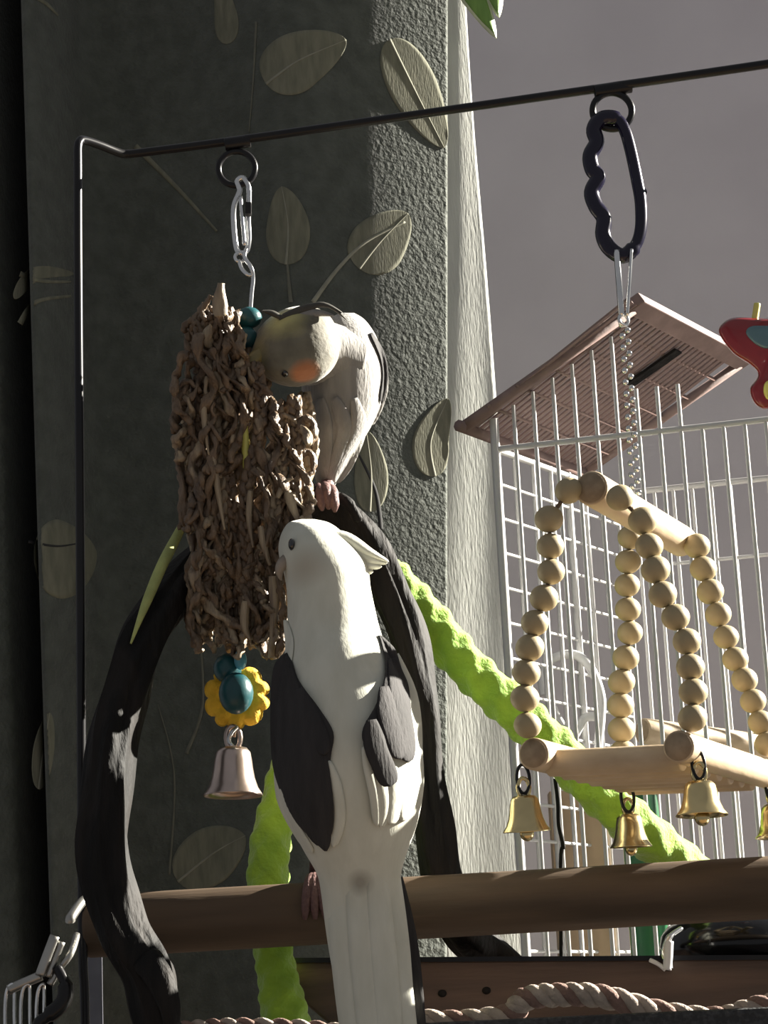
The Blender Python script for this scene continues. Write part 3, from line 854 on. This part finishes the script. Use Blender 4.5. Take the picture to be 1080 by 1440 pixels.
# ------------------------------------------------------------------ navy carabiner and swing (right)
YN = 0.918
cb = [(866, 167), (846, 167), (835, 182), (839, 200), (830, 219), (833, 238), (841, 250), (832, 270), (838, 290), (849, 307), (848, 330), (857, 349), (876, 360), (893, 346), (901, 322), (901, 285), (896, 255), (887, 212), (878, 182)]
car = thing('carabiner', P(868, 165, YN), 'dark navy plastic carabiner with a wavy grip side hanging from the wire', 'carabiner')
tube('carabiner_body', pxpath([(x, y, YN) for x, y in cb], 6, True), [M(q, YN) for q in [11.6] * 78 + [9.0] * 36], m_navy, car, 14, True)
torus('gate_collar', P(901, 270, YN), M(7.0, YN), M(2.4, YN), m_navy, car)
sw = thing('bead_swing', P(868, 1080, .90), 'hanging wooden bird swing with beaded sides and small brass bells', 'bird swing')
wd_ = Vector((math.sin(math.radians(25)), math.cos(math.radians(25)), 0))
LSW = .122
for (xa, ya, xb, yb, wdt) in ((867, 352, 874, 444, 4.6), (888, 350, 882, 444, 2.6)):
    tube('hanger_strap', pxpath([(xa, ya, YN - .004), ((xa + xb) / 2, (ya + yb) / 2, YN - .003), (xb, yb, YN)], 6), M(wdt, YN), m_steel, sw, 8)
torus('hanger_ring', P(877, 450, YN), M(8, YN), M(2.6, YN), m_steel, sw, .5)
v, f = [], []
for k in range(30):
    t = k / 29
    bv_, bf_ = ball_geo(P(878 + 16 * t + (4 if k % 2 else -4), 456 + 236 * t, YN + .002 - .006 * t), *([M(4.6, YN)] * 3), 8, 6)
    o_ = len(v)
    v += bv_
    f += [tuple(i + o_ for i in q) for q in bf_]
mesh('ball_chain', v, f, m_steel, sw)
YS = .858
tA = P(831, 686, YS)
tB = tA + wd_ * LSW
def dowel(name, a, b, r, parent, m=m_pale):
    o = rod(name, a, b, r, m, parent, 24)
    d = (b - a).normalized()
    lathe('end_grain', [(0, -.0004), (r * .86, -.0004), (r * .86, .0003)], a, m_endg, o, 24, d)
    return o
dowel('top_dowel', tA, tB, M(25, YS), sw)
bA = P(750, 1060, .872)
bB = P(954, 1050, .845)
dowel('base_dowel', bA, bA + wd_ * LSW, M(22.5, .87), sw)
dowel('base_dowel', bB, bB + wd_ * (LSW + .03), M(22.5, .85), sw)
for k in range(7):
    s = .012 + .0165 * k
    rod('cross_dowel', bA + wd_ * s + Vector((.002, 0, -.003)), bB + wd_ * s + Vector((-.002, 0, -.003)), .0056, m_pale, sw, 16)
bead_me = None
def bead_at(p, r):
    global bead_me
    if bead_me is None:
        bv_, bf_ = ball_geo((0, 0, 0), 1, 1, .93, 20, 14)
        o = mesh('bead', bv_, bf_, m_bead, None)
        bead_me = o.data
        bpy.data.objects.remove(o)
    rot = Matrix.Rotation(rng.uniform(-.35, .35), 4, 'Y') @ Matrix.Rotation(rng.uniform(0, 6), 4, 'Z')
    inst(bead_me, 'bead', Matrix.Translation(p) @ rot @ Matrix.Scale(r, 4), sw)
strings = [
    ([(800, 690), (772, 730), (774, 768), (775, 804), (765, 841), (752, 876), (745, 911), (740, 946), (738, 982), (742, 1020)], .862, .871, 20),
    ([(872, 700), (904, 732), (913, 768), (922, 801), (932, 836), (950, 868), (966, 902), (971, 938), (975, 973), (974, 1010)], .852, .846, 20.5),
    ([(886, 756), (883, 790), (882, 823), (883, 857), (886, 890), (880, 925), (874, 959), (873, 992), (874, 1026), (876, 1058)], .965, .975, 18.5),
    ([(980, 768), (989, 800), (999, 832), (1010, 864), (1021, 896), (1034, 927), (1047, 956), (1059, 986), (1070, 1016), (1080, 1046)], .955, .948, 18.5)]
for pts, Ya, Yb, r in strings:
    n = len(pts)
    pp = []
    for k, (x, y) in enumerate(pts):
        Y = Ya + (Yb - Ya) * k / (n - 1)
        p = P(x, y, Y)
        pp.append(p)
        bead_at(p, M(r, Y) * rng.uniform(.97, 1.04))
    tube('string', pp, .0010, m_straw, sw, 6)
def hung_bell(px, py, Y, R, H):
    tp = P(px, py, Y)
    bell('bell', tp, M(H, Y), M(R, Y), m_brass, sw, Vector((.02 * rng.uniform(-1, 1), .1 * rng.uniform(-1, 1), 1)), True, True)
    lk = [tp + Vector((M(11, Y) * math.cos(a) * .8, .001 * math.sin(a), M(22, Y) + M(20, Y) * math.sin(a))) for a in (2 * math.pi * k / 20 for k in range(20))]
    tube('bell_link', lk, M(2.4, Y), m_black, sw, 8, True)
hung_bell(737, 1118, .876, 33, 50)
hung_bell(884, 1144, .965, 29, 46)
hung_bell(984, 1098, .850, 36, 48)
hung_bell(1088, 1130, .955, 30, 46)

# ------------------------------------------------------------------ white cage behind
cage = thing('bird_cage', P(745, 1440, 1.36), 'white wire bird cage with a pinkish brown slatted roof lid raised', 'bird cage')
un = Vector((math.cos(math.radians(13.5)), -math.sin(math.radians(13.5)), 0))
vn = Vector((math.sin(math.radians(34)), math.cos(math.radians(34)), 0))
K = P(697, 632, 1.35)
ZB = ZT + .002
LF, LS = .27, .165
unit_v, unit_f = lathe_geo([(0, 0), (1, 0), (1, 1), (0, 1)], (0, 0, 0), 8)
_o = mesh('bar', unit_v, unit_f, m_cage, None)
bar_me = _o.data
bpy.data.objects.remove(_o)
def bar(a, b, r, name='bar', parent=None, me=None):
    a, b = Vector(a), Vector(b)
    d = b - a
    q = d.to_track_quat('Z', 'Y').to_matrix().to_4x4()
    return inst(me or bar_me, name, Matrix.Translation(a) @ q @ Matrix.Diagonal((r, r, d.length, 1)), parent or cage)
def at(p, z):
    return Vector((p.x, p.y, z))
top = K.z
L0 = P(652, 601, 1.345)
T0 = P(890, 434, 1.318)
nF, nS = 20, 7
for i in range(nF + 1):
    p = K + un * (LF * i / nF)
    zt = top
    q0, q1 = L0.x, T0.x
    if p.x < q1 - .004:
        zt = L0.z + (T0.z - L0.z) * (p.x - q0) / (q1 - q0) - .006
    elif p.x < q1 + .03:
        zt = top + .03
    bar(at(p, ZB), at(p, max(zt, top)), .0030 if i == 0 else .0014)
    pb = p + vn * LS
    bar(at(pb, ZB), at(pb, top), .0013)
for i in range(1, nS):
    p = K + vn * (LS * i / nS)
    bar(at(p, ZB), at(p, top + .002), .0016 if i != 4 else .0026)
    p2 = p + un * LF
    bar(at(p2, ZB), at(p2, top), .0013)
nh = 20
for j in range(nh + 1):
    z = ZB + .004 + (top - ZB - .004) * j / nh
    rr_ = .0022 if j in (0, nh) else .0011
    bar(at(K, z), at(K + vn * LS, z), rr_)
for z in (ZB + .004, ZB + (top - ZB) * .10, top - .055, top):
    big = .0022 if z in (top, ZB + .004) else .0013
    bar(at(K + vn * LS, z), at(K + vn * LS + un * LF, z), big)
    if z != top - .055:
        bar(at(K, z), at(K + un * LF, z), .0021 if z == top else .0018)
    bar(at(K + un * LF, z), at(K + un * LF + vn * LS, z), big)
box('cage_tray', at(K, ZB - .0015), un * LF, vn * LS, (0, 0, .012), m_whitep, cage)
# raised roof lid: thin slats on a frame
lid = mesh('roof_lid', *tube_geo([L0, T0], .0042, 8), m_roof, cage)
e1 = T0 - L0
LE = .160
rv = box_geo((0, 0, 0), (1, 0, 0), (0, 1, 0), (0, 0, 1))
_o = mesh('roof_slat', *rv, m_roof, None, False)
slat_me = _o.data
bpy.data.objects.remove(_o)
nrm = e1.cross(vn).normalized()
for k in range(26):
    o0 = L0 + vn * (LE * (k + .5) / 26)
    mt = Matrix((( e1.x, vn.x * .0034, nrm.x * .0014, o0.x), (e1.y, vn.y * .0034, nrm.y * .0014, o0.y), (e1.z, vn.z * .0034, nrm.z * .0014, o0.z), (0, 0, 0, 1)))
    inst(slat_me, 'roof_slat', mt, lid)
for t, r in ((0.0, .0040), (.17, .0013), (.34, .0013), (.51, .0013), (.68, .0013), (.85, .0013)):
    tube('roof_rail', [L0 + e1 * t - vn * .006, L0 + e1 * t + vn * (LE + .004)], r, m_roof, lid, 8)
tube('roof_rail', [L0 + vn * LE, T0 + vn * LE], .0036, m_roof, lid, 8)
en = e1.normalized()
box('ridge_board', T0 - en * .004 - vn * .004 - nrm * .003, en * .014, vn * (LE + .008), nrm * .009, m_roof, lid, .001)
box('lid_latch', L0 + e1 * .62 + vn * .075 - nrm * .003, e1 * .30, vn * .009, nrm * -.002, m_bark, lid)

# things inside or beside the cage
pr0 = P(903, 1028, 1.385)
cp = thing('cage_perch', pr0, 'short pale wooden perch inside the cage with a dark end', 'perch')
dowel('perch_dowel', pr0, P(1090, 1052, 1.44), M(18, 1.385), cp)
ring = [(766, 978), (762, 955), (768, 934), (788, 922), (812, 922), (832, 942), (845, 978), (845, 1010), (842, 1045), (842, 1080)]
wr = thing('plastic_hanger', P(820, 1080, 1.42), 'white curved plastic hook hanging inside the cage', 'hook')
tube('hook_tube', pxpath([(x, y, 1.42) for x, y in ring], 6), M(6.5, 1.42), m_whitep, wr, 10)
tube('hook_tube', pxpath([(772, 985, 1.42), (790, 1020, 1.42), (806, 1035, 1.42), (822, 1010, 1.42), (842, 1008, 1.42)], 6), M(6.5, 1.42), m_whitep, wr, 10)
tube('hook_tube', pxpath([(806, 1035, 1.42), (806, 1060, 1.42), (806, 1090, 1.42)], 4), M(6, 1.42), m_whitep, wr, 10)
def upright(name, x0, x1, y0, y1, Y, dep, m, label, cat, **kw):
    a, b = P(x0, y1, Y), P(x1, y1, Y)
    h = P(x0, y0, Y).z - a.z
    return box(name, a, (b.x - a.x, 0, 0), (0, dep, 0), (0, 0, h), m, None, .0002, label=label, cat=cat)
nb = upright('nest_box', 792, 868, 1112, 1420, 1.425, .02, m_tan, 'tan wooden panel standing inside the cage', 'panel')
gp = thing('green_feeder', P(918, 1440, 1.44), 'dark green plastic seed feeder tube inside the cage', 'feeder')
lathe('feeder_tube', [(0, 0), (.011, 0), (.0125, .004), (.0125, .155), (.010, .163), (0, .163)], P(920, 1418, 1.40), m_green, gp, 20)
tube('feeder_rim', pxpath([(905, 1290, 1.386), (920, 1292, 1.386), (935, 1290, 1.386)], 3), .002, m_green, gp, 6)
tube('twig', pxpath([(781, 1095, 1.20), (785, 1130, 1.20), (786, 1160, 1.20), (792, 1190, 1.20), (789, 1215, 1.20), (790, 1400, 1.20), (791, 1700, 1.20)], 6), .0013, m_bark, None, 7,
     label='thin dark knobbly twig standing beside the tan panel', cat='twig')

# ------------------------------------------------------------------ food bowl on the board
fb = thing('food_bowl', P(1035, 1352, 1.02), 'glossy black food bowl standing on the lower board', 'bowl')
R0 = M(104, 1.05)
bc = P(1038, 1352, 1.05)
hh = M(58, 1.05)
lathe('bowl', [(0, 0), (R0 * .86, 0), (R0 * .97, hh * .15), (R0 * 1.0, hh * .4), (R0 * .97, hh * .65), (R0 * .88, hh * .86), (R0 * .74, hh * .98), (R0 * .62, hh), (R0 * .58, hh * .94), (R0 * .56, hh * .3), (0, hh * .2)], bc, m_bowl, fb, 48)
tube('bowl_clip', pxpath([(958, 1306, 1.005), (942, 1318, 1.0), (934, 1338, .997), (938, 1352, .995), (940, 1364, .994)], 6), [M(q, 1) for q in [4] * 6 + [5] * 6 + [6] * 6 + [7] * 7], m_steel, fb, 10)
tube('bowl_clip', pxpath([(941, 1324, .994), (940, 1345, .993), (938, 1364, .993)], 5), M(6, 1), m_whitep, fb, 10)
tube('bowl_clip', pxpath([(914, 1350, .996), (926, 1356, .994), (936, 1364, .993)], 5), M(3, 1), m_whitep, fb, 8)

# ------------------------------------------------------------------ wire clip holder (bottom left)
hg = thing('clip_hanger', P(40, 1440, .90), 'silver wire clip holder hooked on the left wire post', 'clip')
Yh = .925
m_dull = mat('dull_steel', (0.42, 0.41, 0.38), 0.35, metal=0.9, nscale=80)
tube('clip_arm', pxpath([(119, 1266, Yh + .012), (112, 1272, Yh + .006), (100, 1290, Yh), (99, 1296, Yh)], 5), M(7, Yh), m_dull, hg, 10)
tube('clip_arm', pxpath([(108, 1315, Yh + .01), (100, 1340, Yh), (84, 1362, Yh), (70, 1385, Yh)], 5), M(5, Yh), m_dull, hg, 8)
feather('clip_plate', [(56, 1372), (66, 1345), (77, 1316)], 7, lambda a, b: Yh - .004, m_dull, hg, off=0, camber=.001, shape=lambda t: 1, ni=8, thick=.003)
feather('clip_plate', [(66, 1374), (76, 1350), (86, 1324)], 6, lambda a, b: Yh - .002, m_dull, hg, off=0, camber=.001, shape=lambda t: 1, ni=8, thick=.003)
tube('clip_bar', pxpath([(12, 1392, Yh), (34, 1382, Yh), (58, 1372, Yh)], 5), M(7, Yh), m_dull, hg, 10)
for x0, x1 in ((8, 28), (30, 50), (52, 70)):
    tube('wire_loop', pxpath([(x0, 1480, Yh), (x0 - 1, 1420, Yh), (x0 + 2, 1392, Yh - .001), ((x0 + x1) / 2, 1384, Yh - .001), (x1 - 8, 1394, Yh), (x1 - 8, 1430, Yh), (x1 - 6, 1480, Yh)], 6), M(2.4, Yh), m_steel, hg, 8)
tube('black_hook', pxpath([(80, 1360, Yh - .002), (92, 1385, Yh - .003), (88, 1410, Yh - .003), (66, 1430, Yh - .003), (54, 1440, Yh - .003), (45, 1475, Yh - .003)], 6), [M(q, Yh) for q in [7] * 6 + [11] * 12 + [8] * 13], m_black, hg, 12)
upright('lilac_card', 119, 146, 1344, 1520, 1.10, .0006, m_lilac, 'pale lilac strip of card standing behind the wire post', 'card')

# ------------------------------------------------------------------ red toy (right edge)
YRD = 1.02
red = thing('red_toy', P(1075, 575, YRD), 'shiny red plastic toy with a blue grey inset and yellow peg', 'bird toy')
def puffy(name, outline, Y, half, m, parent, levels=((-1, .80), (-.8, .93), (-.35, 1.0), (.35, 1.0), (.8, .93), (1, .80))):
    pts = cr(outline, 6, True)
    cx = sum(p[0] for p in pts) / len(pts)
    cy = sum(p[1] for p in pts) / len(pts)
    n = len(pts)
    v, f = [], []
    for h, s in levels:
        for i, (x, y) in enumerate(pts):
            a, b = pts[i - 1], pts[(i + 1) % n]
            dx, dy = b[0] - a[0], b[1] - a[1]
            q = math.hypot(dx, dy) or 1
            ins = (1 - s) * 24
            v.append(P(x + dy / q * ins * puffy.sg, y - dx / q * ins * puffy.sg, Y + h * half))
    for k in range(len(levels) - 1):
        for i in range(n):
            f.append((k * n + i, k * n + (i + 1) % n, (k + 1) * n + (i + 1) % n, (k + 1) * n + i))
    f.append(tuple(range(n))[::-1])
    f.append(tuple((len(levels) - 1) * n + i for i in range(n)))
    return mesh(name, v, f, m, parent)
puffy.sg = -1
outl = [(1011, 468), (1018, 453), (1036, 446), (1075, 448), (1112, 447), (1130, 455), (1138, 470), (1122, 494), (1094, 514), (1086, 526), (1098, 545), (1094, 566), (1076, 576), (1060, 566), (1055, 546), (1066, 528), (1056, 514), (1030, 496)]
puffy('red_body', outl, YRD, .0075, m_red, red)
ins = [(1049, 468), (1056, 459), (1074, 458), (1094, 460), (1098, 470), (1090, 486), (1076, 490), (1060, 482)]
ib = puffy('inset', ins, YRD - .0072, .0016, m_lens, red)
puffy('yellow_spot', [(1075, 540), (1082, 535), (1090, 542), (1088, 555), (1080, 562), (1074, 553)], YRD - .0072, .0014, m_yplast, red)
rod('peg', P(1061, 452, YRD), P(1065, 427, YRD), M(5, YRD), m_yplast, red, 12)
tube('toy_cord', [P(1090, 450, YRD), P(1094, 300, .98), P(1092, 88, .905)], .0010, m_straw, red, 6)

# ------------------------------------------------------------------ trailing plant (top edge)
vn_pl = thing('trailing_plant', P(668, -60, 1.50), 'green leaf tips with cream edges hanging in front of the wall', 'plant')
pdp = lambda a, b: 1.50 + .0001 * (a - 660)
def pshape(t):
    return max(.02, math.sin(math.pi * min(1, .12 + .88 * t)) ** .8) * (1 if t < .6 else 1 - .25 * (t - .6) / .4)
for ax, wdt in (([(640, -70), (660, -20), (698, 54)], 21), ([(668, -60), (690, -25), (702, 25)], 17), ([(660, -80), (640, -60), (615, -30)], 15), ([(662, -90), (690, -70), (722, -36)], 15)):
    feather('leaf_edge', ax, wdt, pdp, m_vedge, vn_pl, off=0, camber=.002, shape=pshape, ni=20, nj=8, thick=.0008)
    axi = [ax[0], ax[1], (ax[2][0] * .93 + ax[1][0] * .07, ax[2][1] * .90 + ax[1][1] * .10)]
    feather('leaf', axi, wdt * .78, pdp, m_vleaf, vn_pl, off=.0012, camber=.002, shape=pshape, ni=20, nj=8, thick=.0006)
tube('vine_stem', pxpath([(650, -70, 1.502), (655, -160, 1.51), (640, -320, 1.56), (630, -480, 1.6)], 5), .002, m_vleaf, vn_pl, 8)
